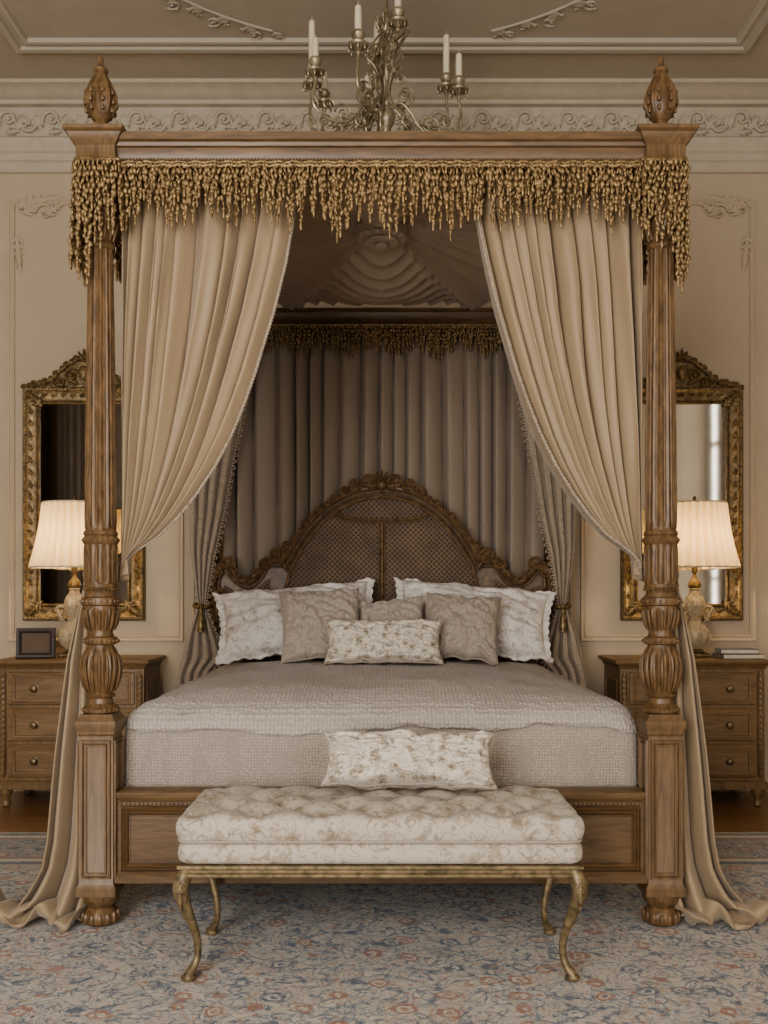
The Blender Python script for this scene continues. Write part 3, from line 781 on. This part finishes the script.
b = MB()
def bk(u, v):
    x = -.97+1.94*u; z = 2.83-2.27*v
    ph = 2*pi*19*u+1.5*sin(u*23)+.35*sin(v*3+u*12)
    f = crease(ph, .6)
    return (x+.012*cos(ph), 2.285-(.036+.010*sin(u*31))*f*(.5+.5*sm(v*6)), z)
b.grid(bk, 560, 30); fin('bed_backdrop_curtain', b, 'drape_b', origin=(0,2.29,.56), label='grey-taupe pleated curtain hanging behind the headboard', cat='curtain', solid=.003, ang=80)
def back_curtain(sg):
    e = empty('curtain', (sg*1.05, 2.1, 0), 'patterned taupe curtain with tassel trim tied at the rear post', 'curtain', group='tied-back rear bed curtains')
    it = [(.0,1.0),(.78,1.0),(.86,.92),(.95,.95),(1.12,1.02),(1.18,1.03),(1.25,1.02),(1.44,.99),(1.7,.93),(1.97,.885),(2.2,.84),(2.48,.79),(2.78,.72),(2.86,.70)]
    ot = [(.0,1.26),(.55,1.22),(.75,1.2),(1.0,1.14),(1.15,1.08),(1.18,1.075),(1.25,1.09),(1.5,1.125),(2.0,1.135),(2.86,1.14)]
    def fn(u, v):
        z = 2.836-2.81*v; xi, xo = lerp(it, z), lerp(ot, z)
        w = xo-xi; x = xi+w*u; ph = 2*pi*4*u+.7*sin(v*5)+sg
        A = .010+.05*min(w, .35)
        return (sg*x, 2.11-A*crease(ph, .9)+.2*A*sin(2*ph+1), z)
    b = MB(); b.grid(fn, 90, 110); fin('curtain_panel', b, 'drape_s', e, solid=.003, ang=80)
    b = MB()
    for i in range(150):
        p = fn(0, i/149); b.ell((p[0]-sg*.006, p[1]-.008, p[2]), (.009,.008,.008))
        if i % 2: b.ell((p[0]-sg*.018, p[1]-.008, p[2]-.012), (.005,.005,.011))
    fin('curtain_trim', b, 'drape_s', e)
    b = MB()
    b.tube([(sg*(1.05)+.05*cos(a), 2.11+.05*sin(a), 1.17+.01*sin(a)) for a in [2*pi*i/20 for i in range(20)]], .012, 8, closed=True)
    b.ell((sg*1.05, 2.05, 1.165), (.018,.018,.018), 8, 6); b.lathe([(.008,1.15),(.014,1.13),(.010,1.12),(.018,1.10),(.021,1.03),(.020,1.015)][::-1], (sg*1.05, 2.05, 0), 16)
    fin('tieback_tassel', b, 'gold', e)
for sg in (-1, 1): back_curtain(sg)
b = MB()
def wc(u, v):
    ph = 2*pi*18*u+sin(u*19)*1.5; return (-RX+.13+.04*crease(ph), -4.3+3.5*u, 3.85-3.82*v)
b.grid(wc, 260, 6); fin('wall_curtain', b, 'drape_k', origin=(-RX+.13, -2.55, .03), label='dark brown velvet curtain hanging along the side wall', cat='curtain', solid=.004, ang=80)
b = MB()
def wc2(u, v):
    ph = 2*pi*16*u+sin(u*15)*1.5; return (RX-.13-.03*crease(ph), -3.15+2.3*u, 3.5-3.0*v)
b.grid(wc2, 220, 6); fin('light_softening_curtain', b, 'sheer', origin=(RX-.13, -2.0, .5), label='unseen voile curtain added to soften the side window light', cat='curtain', ang=80)  # added out of view to dim and diffuse the side window in the mirror

# ------------------------------------------------------------------ bench
be = empty('bench', (0, -.32, 0), 'tufted floral brocade bench with gilt cabriole legs at the bed foot', 'bench')
BW, y0, y1 = .640, -.575, -.085; yc = (y0+y1)/2; hy_ = (y1-y0)/2
b = MB(); b.rect([(-.03,.340),(-.004,.344),(.0,.349),(.0,.356),(-.008,.361),(-.008,.368),(.002,.374),(.002,.384),(-.02,.388)], BW+.003, hy_+.002, (0,yc,0))
fr = fin('bench_rail', b, 'gilt_l', be, ang=25)
b = MB()
def rr2(o, z, wob=None): return rrect(BW+o, hy_+o, .04, 0, yc, z, 30, wob)
b.rings([rr2(o, z) for o, z in ((-.02,.386),(-.002,.390),(.006,.40),(.009,.42),(.006,.442),(-.002,.454),(-.02,.458))])
fin('seat_band', b, 'benchf', be, ang=60)
b = MB()
def tuft(x, y):
    A = (x/.2+y/.21)*pi; B = (x/.2-y/.21)*pi
    return (abs(sin(A))*abs(sin(B)))**.45
def ring(inset, z, side, K):
    out = []
    for p in rrect(BW+.012-inset, hy_+.012-inset, max(.04-inset*.3, .012), 0, yc, z, 110):
        x, y, zz = p; q = tuft(x, y-yc)
        dep = (1-q)
        if side is not None:
            n_ = Vector((x/BW if abs(x) > BW-.06-inset else 0, (y-yc)/hy_ if abs(y-yc) > hy_-.06-inset else 0, 0))
            x -= n_.x*dep*.009*side; y -= n_.y*dep*.009*side
        zz -= dep*.034*K
        out.append((x, y, zz))
    return out
L_ = []
for t_ in (0,.15,.3,.45,.6,.75,.9,1): L_.append(ring(.010-.014*sin(t_*pi*.5+.25)*1, .462+.050*t_, .15+.85*t_, 0))
for a_ in (15,30,45,60,75,90): L_.append(ring(-.001+.038*(1-cos(radians(a_))), .512+.036*sin(radians(a_)), 1-a_/90, (a_/90)**1.5*.7))
ins = .037
while ins < hy_-.004:
    ins += .010; L_.append(ring(ins, .548+.010*sm((ins-.04)/.14), None, min(1, .7+(ins-.037)*5)))
b.rings(L_, True)
fin('tufted_cushion', b, 'benchf', be, ang=80)
b = MB(); b.tube(rr2(.004, .460), .005, 6, closed=True); fin('piping', b, 'text', be)
for ix in range(-6, 7):
    for iy in (-1, 0, 1):
        if (ix+iy) % 2: continue
        x, y = ix*.1, iy*.105
        if abs(x) < BW-.03:
            b = MB(); b.ell((x, yc+y, .525), (.011,.011,.006), 8, 5); fin('tufting_button', b, 'benchf', be)
def leg(sx, sy):
    b = MB(); fx, fy = sx*.605, (y0+.04 if sy < 0 else y1-.04)
    P = [(.010,.375,.020),(.022,.345,.026),(.030,.31,.028),(.024,.27,.023),(.010,.22,.018),(-.008,.16,.014),(-.016,.11,.012),(-.012,.065,.012),(.004,.035,.015),(.018,.021,.013),(.026,.026,.008)]
    C = arch([(fx+sx*p[0], fy+sy*p[0], p[1]) for p in P], 4); rr = []
    for i in range(len(C)):
        t = i/4; k = int(min(t, len(P)-2)); f = t-k; rr.append(P[k][2]*(1-f)+P[k+1][2]*f)
    b.tube(C, rr, 12)
    b.lathe([(.012,.0085),(.02,.011),(.022,.018),(.016,.028)], (fx+sx*.01, fy+sy*.01, 0), 16)
    b.leaf(fx+sx*.028, fy+sy*.028+(-.026 if sy < 0 else .026), .345, -pi/2, .1, .04, 4, .006)
    b.scroll(fx+sx*.02, fy+(-.024 if sy < 0 else .024), .345, .020, 0, 1.2, sx, .005)
    fin('leg', b, 'gilt_l', be)
for sx in (-1, 1):
    for sy in (-1, 1): leg(sx, sy)
pillow('lumbar_cushion', 'floral', .10, -.24, .545, .61, .20, .19, 32, 0, 1, 0, 'ivory floral lumbar cushion resting on the tufted bench', 11, None, 'text')

# ------------------------------------------------------------------ nightstands
def nightstand(cx):
    e = empty('nightstand', (cx, 2.26, 0), 'three-drawer carved walnut nightstand beside the bed', 'nightstand', group='matching bedside nightstands')
    hx, hy, cy = .425, .215, 2.26
    b = MB()
    b.rect([(0,.10),(.014,.105),(.014,.135),(.004,.15),(-.006,.155),(-.006,.80),(.0,.805),(.004,.815)], hx, hy, (cx,cy,0))
    for sg in (-1, 1):
        b.M = Matrix.Translation((cx, cy, 0)) @ Matrix.Rotation(sg*pi/2, 4, 'Z')
        b.frame(0, .47, .28, .5, -(hx-.006), [(0,-.004),(.004,.006),(.012,.008),(.018,0)]); b.M = None
    for sg in (-1, 1):
        b.tube([(cx+sg*(hx-.03), cy-hy+.002, z) for z in (.17,.2,.76,.79)], [.008,.018,.018,.008], 10)
        for i in range(18): b.ell((cx+sg*(hx-.03), cy-hy-.012, .2+.033*i), (.012,.009,.013))
    fin('cabinet_body', b, 'wood_d', e, ang=25)
    b = MB(); b.rect([(-.01,.812),(.004,.818),(.01,.828),(.022,.832),(.026,.842),(.022,.853),(.01,.856)], hx, hy, (cx,cy,0))
    fin('cabinet_top', b, 'night', e, ang=25)
    for z0 in (.175, .385, .595):
        d = MB(); z1 = z0+.19; yf = cy-hy-.008
        d.box(cx-.365, cx+.365, yf, yf+.03, z0, z1, .006)
        d.frame(cx, (z0+z1)/2, .64, .12, yf, [(0,-.001),(.003,.008),(.012,.009),(.016,.004),(.022,.004),(.026,-.001)])
        dr = fin('drawer', d, 'night', e, ang=25)
        for sg in (-1, 1):
            k = MB(); kx, kz = cx+sg*.21, (z0+z1)/2
            k.M = Matrix.Translation((kx, yf, kz)) @ Matrix.Rotation(pi/2, 4, 'X')
            k.lathe([(.024,.0),(.024,.004),(.010,.006),(.008,.016),(.016,.02),(.021,.026),(.018,.034),(.006,.038)], (0,0,0), 20); k.M = None
            fin('knob', k, 'knobm', dr)
    for sx in (-1, 1):
        for sy in (-1, 1):
            f = MB(); fx, fy = cx+sx*(hx-.035), cy+sy*(hy-.035)
            f.lathe([(.016,.0005),(.024,.006),(.026,.02),(.018,.036),(.022,.05),(.034,.07),(.04,.09),(.036,.108)], (fx,fy,0), 20)
            fin('foot', f, 'wood_d', e)
    return e
ns = nightstand(-1.80); n2 = copytree(ns, (3.60, 0, 0))

def lamp(x):
    y = 2.30; z0 = .857
    e = empty('table_lamp', (x, y, z0), 'cream ceramic lamp with pleated glowing shade on nightstand', 'lamp', group='matching bedside lamps')
    b = MB(); b.rect([(0,z0),(.004,z0+.008),(.0,z0+.02),(-.02,z0+.03)], .07, .07, (x,y,0)); b.lathe([(.05,z0+.028),(.056,z0+.034),(.05,z0+.042),(.04,z0+.048)], (x,y,0), 24)
    fin('base_plinth', b, 'gold', e)
    b = MB()
    b.lathe([(.036,.90),(.05,.915,.03,12),(.078,.95,.05,12),(.09,.985,.05,12),(.082,1.02,.05,12),(.055,1.055,.03,12),(.038,1.075),(.044,1.085),(.036,1.095),(.044,1.11,.04,10),(.06,1.145,.05,10),(.064,1.175,.05,10),(.054,1.21,.04,10),(.034,1.24),(.028,1.255),(.036,1.265),(.028,1.275)], (x,y,0), 60)
    for sg in (-1, 1): b.scroll(x+sg*.075, y, 1.13, .04, 0 if sg > 0 else pi, 1.2, sg, .010); b.leaf(x+sg*.05, y-.03, 1.06, pi/2-sg*.5, .1, .05, 3, .012)
    for i in range(12):
        a = 2*pi*i/12; b.tube([(x+r*cos(a), y+r*sin(a), z) for r, z in ((.045,.905),(.078,.94),(.093,.985),(.085,1.02))], [.003,.010,.010,.003], 6)
    fin('ceramic_base', b, 'ceramic', e)
    b = MB(); b.lathe([(.03,1.27),(.04,1.285),(.034,1.31),(.022,1.325),(.012,1.34),(.010,1.36),(.018,1.37),(.018,1.41),(.01,1.42)], (x,y,0), 20)
    b.tube([(x+.06*sin(t*pi), y, 1.38+.42*t) for t in [i/12 for i in range(13)]], .003, 6); b.tube([(x-.06*sin(t*pi), y, 1.38+.42*t) for t in [i/12 for i in range(13)]], .003, 6)
    for k in range(3):
        a = 2*pi*k/3; b.tube([(x, y, 1.80), (x+.178*cos(a), y+.178*sin(a), 1.785)], .003, 6)
    b.lathe([(.006,1.795),(.012,1.805),(.010,1.82),(.002,1.83)], (x,y,0), 12); fin('lamp_neck', b, 'gold', e)
    b = MB(); N = 28; seg = N*10
    R = []
    for t in [i/10 for i in range(11)]:
        r = .250-.072*t-.012*sin(t*pi); z = 1.395+.39*t
        R.append([(x+(r+.017*(crease(N*2*pi*i/seg, .7))*(1-.25*t))*cos(2*pi*i/seg), y+(r+.017*(crease(N*2*pi*i/seg, .7))*(1-.25*t))*sin(2*pi*i/seg), z) for i in range(seg)])
    b.rings(R, False)
    sh = fin('lamp_shade', b, 'shade', e, ang=80)
    for r, z in ((.258,1.397),(.186,1.783)):
        b = MB(); b.tube([(x+r*cos(a), y+r*sin(a), z) for a in [2*pi*i/60 for i in range(60)]], .006, 6, closed=True)
        fin('shade_binding', b, 'candle', sh)
    b = MB(); b.ell((x, y, 1.46), (.03,.03,.045), 12, 8); fin('light_bulb', b, 'candle', e)
    return e
l1 = lamp(-1.86)
l2 = copytree(l1, (3.75, 0, 0))
ld = bpy.data.lights.new('bulb_light', 'POINT'); ld.energy = 9.5; ld.color = (1, .74, .44); ld.shadow_soft_size = .05
for x in (-1.86, 1.89):
    lo = bpy.data.objects.new('bulb_light', ld); COL.objects.link(lo); lo.location = (x, 2.30, 1.53)

# ------------------------------------------------------------------ mirrors
def mirror(cx):
    w, h = .56, 1.26; cz = 1.80; y = WY-.012
    e = empty('wall_mirror', (cx, WY-.02, cz), 'ornate antique gilt framed mirror on the beige wall', 'mirror', group='matching gilt wall mirrors')
    b = MB(); b.box(cx-w/2-.005, cx+w/2+.005, y-.012, y-.004, cz-h/2-.005, cz+h/2+.005, .001); fin('mirror_glass', b, 'mirror', e, smooth=False)
    b = MB(); b.frame(cx, cz, w, h, y, [(-.004,.008),(-.004,.020),(.006,.026),(.012,.020),(.018,.014),(.040,.014),(.070,.024),(.08,.036),(.092,.038),(.100,.030),(.102,-.005)])
    for (d, st, r, q) in ((.003,.016,.005,.026), (.086,.022,.008,.038)):
        X, Z = w/2+d, h/2+d
        for s_ in (-1, 1):
            n = int(2*Z/st)
            for i in range(n+1): b.ell((cx+s_*X, y-q, cz-Z+2*Z*i/n), (r*.8, r*.6, r))
            n = int(2*X/st)
            for i in range(n+1): b.ell((cx-X+2*X*i/n, y-q, cz+s_*Z), (r, r*.6, r*.8))
    for sx in (-1, 1):
        for sz in (-1, 1):
            b.leaf(cx+sx*.26, y-.03, cz+sz*.61, atan2(sz, sx), .13, .08, 4, .010)
            b.scroll(cx+sx*.35, y-.03, cz+sz*.68, .022, 0, 1.2, sx*sz, .006)
        for k in range(16): b.leaf(cx+sx*.325, y-.018, cz-.60+.077*k, pi/2-sx*.3, .065, .04, 3, .007)
    for k in range(9): b.leaf(cx-.27+.06*k, y-.018, cz-h/2-.045, .2, .05, .035, 3, .007); b.leaf(cx-.27+.06*k, y-.018, cz+h/2+.045, .2, .05, .035, 3, .007)
    fin('mirror_frame', b, 'gold', e)
    b = MB(); zt = cz+h/2+.09; y2 = y-.022
    C = arch([(cx-.37,y2,zt+.005),(cx-.30,y2,zt+.03),(cx-.22,y2,zt+.05),(cx-.14,y2,zt+.12),(cx-.07,y2,zt+.17),(cx,y2,zt+.20),(cx+.07,y2,zt+.17),(cx+.14,y2,zt+.12),(cx+.22,y2,zt+.05),(cx+.30,y2,zt+.03),(cx+.37,y2,zt+.005)], 5)
    b.tube(C, .011, 8)
    vs = []; fs = []
    for p in C: vs += [(p.x, y2+.012, p.z), (p.x, y2+.012, zt-.01)]
    for i in range(len(C)-1): fs.append((i*2, i*2+1, i*2+3, i*2+2))
    b.add(vs, fs)
    for i, (p, T) in enumerate(along(C, 24)):
        b.scroll(p.x, y2-.004, p.z+.006, .020, atan2(T.z, T.x)+pi, 1.4, 1 if i % 2 else -1, .006)
    for i in range(5): b.leaf(cx, y2, zt+.17, radians(90+(i-2)*28), .085-.008*abs(i-2), .035, 3, .011)
    b.ell((cx, y2-.012, zt+.10), (.03,.016,.045), 10, 6)
    for sg in (-1, 1):
        A = lambda d: radians(d) if sg > 0 else pi-radians(d)
        b.scroll(cx+sg*.075, y2-.006, zt+.085, .046, A(160), 1.6, -sg, .009); b.scroll(cx+sg*.16, y2-.006, zt+.05, .038, A(160), 1.6, sg, .008); b.scroll(cx+sg*.25, y2-.006, zt+.022, .028, A(160), 1.5, -sg, .007); b.scroll(cx+sg*.33, y2-.006, zt+.012, .024, A(160), 1.5, sg, .006)
        for x, z, a, L in ((.03,.03,20,.10),(.11,.02,10,.09),(.19,.01,5,.09)):
            b.leaf(cx+sg*x, y2-.006, zt+z, A(a), L, .045, 4, .010)
    fin('mirror_crest', b, 'gold', e)
    return e
m1 = mirror(-1.87); m2 = copytree(m1, (3.75, 0, 0))

# ------------------------------------------------------------------ chandelier
CHX, CHY = .02, .9
ch = empty('chandelier', (CHX, CHY, CZ), 'aged brass chandelier with scrolling arms and ivory candles', 'chandelier')
b = MB()
b.lathe([(.004,3.33),(.016,3.345),(.022,3.36),(.012,3.38),(.02,3.40),(.04,3.43),(.046,3.46),(.034,3.49),(.016,3.51),(.022,3.525),(.014,3.54),(.012,3.62),(.022,3.64),(.034,3.67),(.036,3.70),(.02,3.73),(.012,3.75),(.010,3.84),(.024,3.86),(.034,3.90),(.024,3.94),(.010,3.96),(.010,4.04),(.02,4.06),(.008,4.08)], (CHX,CHY,0), 24)
fin('centre_column', b, 'brass', ch)
b = MB(); z = 4.07; i = 0
while z < 4.33:
    o = [(cos(a)*.009, sin(a)*.018) for a in [2*pi*k/10 for k in range(10)]]
    b.tube([(CHX+(p if i % 2 else 0), CHY+(0 if i % 2 else p), z+q) for p, q in o], .003, 5, closed=True); z += .027; i += 1
b.lathe([(.012,4.31),(.03,4.325),(.06,4.345),(.065,4.379)], (CHX,CHY,0), 24)
fin('ceiling_chain', b, 'brass', ch)
def cup(x, y, z, hc):
    b = MB()
    b.lathe([(.006,z-.03),(.012,z-.02),(.008,z-.01),(.02,z),(.042,z+.008),(.046,z+.016),(.04,z+.016),(.014,z+.012),(.013,z+.03),(.026,z+.045),(.030,z+.06),(.022,z+.075),(.018,z+.076)], (x,y,0), 20)
    for i in range(8):
        a = 2*pi*i/8; b.ell((x+.042*cos(a), y+.042*sin(a), z-.006), (.005,.005,.012))
    fin('candle_cup', b, 'brass', ch)
    b = MB(); b.lathe([(.016,z+.06),(.016,z+.06+hc*.6),(.0145,z+.06+hc),(.007,z+.066+hc),(.0015,z+.07+hc),(.001,z+.085+hc)], (x,y,0), 14)
    fin('candle', b, 'candle', ch)
def arm(th, R, zc, z0, low, hc):
    c, s_ = cos(th), sin(th)
    pts = [(.02,z0),(.07,z0+.03),(.12,z0-.01),(.17,z0-.08),(.23,low),(.30,low+.01),(R+.01,low+.06),(R,zc-.03)]
    C = arch([(CHX+r*R/.36*c if r < .3 else CHX+r*c, CHY+(r*R/.36 if r < .3 else r)*s_, z) for r, z in pts], 6)
    b = MB(); b.tube(C, [.0070]*len(C), 8)
    b.M = Matrix.Translation((CHX, CHY, 0)) @ Matrix.Rotation(th, 4, 'Z')
    b.scroll(R*.60, 0, low+.045, .045, 0, 1.6, 1, .005); b.scroll(R*.82, 0, low+.07, .030, pi, 1.5, -1, .0045)
    b.scroll(R*.28, 0, z0+.07, .045, -pi/2, 1.6, 1, .005); b.scroll(R*.35, 0, z0-.085, .035, pi/2, 1.5, -1, .0045)
    b.leaf(R*.95, 0, low+.06, 1.0, .06, .03, 3, .005); b.leaf(R*.2, 0, z0-.02, -.9, .07, .03, 3, .005)
    b.M = None
    fin('arm', b, 'brass', ch)
    if hc: cup(CHX+R*c, CHY+R*s_, zc, hc)
for th, zc, hc in ((172,3.62,.25),(10,3.60,.12),(33,3.68,.20),(105,3.62,.14),(148,3.60,.10),(250,3.60,.12),(205,3.58,.10)):
    arm(radians(th), .35, zc, 3.50, 3.39, hc)
for th in (105, 290):
    arm(radians(th), .16, 3.80, 3.76, 3.70, .13)
b = MB()
for k in range(6):
    th = 2*pi*k/6+.3; b.M = Matrix.Translation((CHX, CHY, 0)) @ Matrix.Rotation(th, 4, 'Z')
    b.tube(arch([(.015,0,3.37),(.07,0,3.34),(.11,0,3.38),(.09,0,3.45),(.05,0,3.50),(.02,0,3.58),(.05,0,3.68),(.09,0,3.72),(.07,0,3.78),(.02,0,3.85)], 5), .005, 6)
    b.leaf(.09, 0, 3.38, 1.2, .07, .035, 3, .006); b.leaf(.03, 0, 3.86, 1.1, .08, .035, 3, .006); b.scroll(.07, 0, 3.64, .03, 0, 1.5, 1, .004)
b.M = None; fin('scroll_ornament', b, 'brass', ch)

# ------------------------------------------------------------------ small items
def book(x, y, z, w, d, h, yaw, cov, label):
    e = empty('book', (x, y, z), label, 'book', group='books stacked on the nightstand')
    b = MB(); b.box(x-w/2, x+w/2, y-d/2, y+d/2, z, z+.003, .001); b.box(x-w/2, x+w/2, y-d/2, y+d/2, z+h-.003, z+h, .001); b.box(x-w/2, x-w/2+.003, y-d/2, y+d/2, z, z+h, .001)
    fin('cover', b, cov, e, smooth=False)
    b = MB(); b.box(x-w/2+.003, x+w/2-.004, y-d/2+.004, y+d/2-.004, z+.003, z+h-.003, .001); fin('pages', b, 'paper', e, smooth=False)
    e.rotation_euler = (0, 0, radians(yaw))
book(2.11, 2.17, .857, .25, .17, .028, 3, 'bookb', 'tan cloth-bound book lying under another book')
book(2.10, 2.17, .886, .22, .15, .028, -6, 'bookg', 'grey cloth-bound book lying on top of another book')
e = empty('picture_frame', (-2.04, 2.14, .857), 'small dark leather picture frame standing on the nightstand', 'picture frame')
b = MB(); b.M = Matrix.Translation((-2.04, 2.14, .858)) @ Matrix.Rotation(radians(14), 4, 'Z') @ Matrix.Rotation(radians(-8), 4, 'X')
b.frame(0, .09, .16, .12, 0, [(-.002,.004),(0,.012),(.012,.018),(.026,.016),(.03,.0),(.03,-.012),(0,-.012)]); fin('frame', b, 'black', e, ang=25)
b2 = MB(); b2.M = b.M; b2.box(-.085, .085, -.004, .004, .025, .155, .001); fin('picture', b2, 'bookb', e, smooth=False)
b3 = MB(); b3.M = b.M; b3.tube([(0,.012,.12),(0,.045,.06),(0,.08,.012)], .008, 6); fin('stand', b3, 'black', e)

# ------------------------------------------------------------------ lights, world, camera
def area(loc, rot, sx, sy, pw, col):
    l = bpy.data.lights.new('window_daylight', 'AREA'); l.shape = 'RECTANGLE'; l.size = sx; l.size_y = sy; l.energy = pw; l.color = col
    o = bpy.data.objects.new('window_daylight', l); COL.objects.link(o); o.location = loc; o.rotation_euler = rot
area((-1.6, FY-.12, 2.05), (radians(90), 0, 0), 2.2, 3.3, 340, (1, .975, .94))
area((1.6, FY-.12, 2.05), (radians(90), 0, 0), 2.2, 3.3, 95, (1, .975, .94))
area((RX+.15, -2.0, 2.05), (radians(90), 0, radians(90)), 2.0, 2.7, 80, (1, .975, .94))
w = bpy.data.worlds.new('World'); bpy.context.scene.world = w; w.use_nodes = True
w.node_tree.nodes['Background'].inputs[0].default_value = (1, .97, .92, 1); w.node_tree.nodes['Background'].inputs[1].default_value = .6
try: bpy.context.scene.view_settings.look = 'AgX - Medium High Contrast'
except Exception: pass

cam = bpy.data.cameras.new('Camera'); co = bpy.data.objects.new('Camera', cam); COL.objects.link(co)
co.location = (.012, -3.75, 1.26); co.rotation_euler = (radians(90), 0, 0)
cam.sensor_width = 36; cam.lens = 35.16; cam.shift_y = 78/1024; cam.clip_start = .05
bpy.context.scene.camera = co
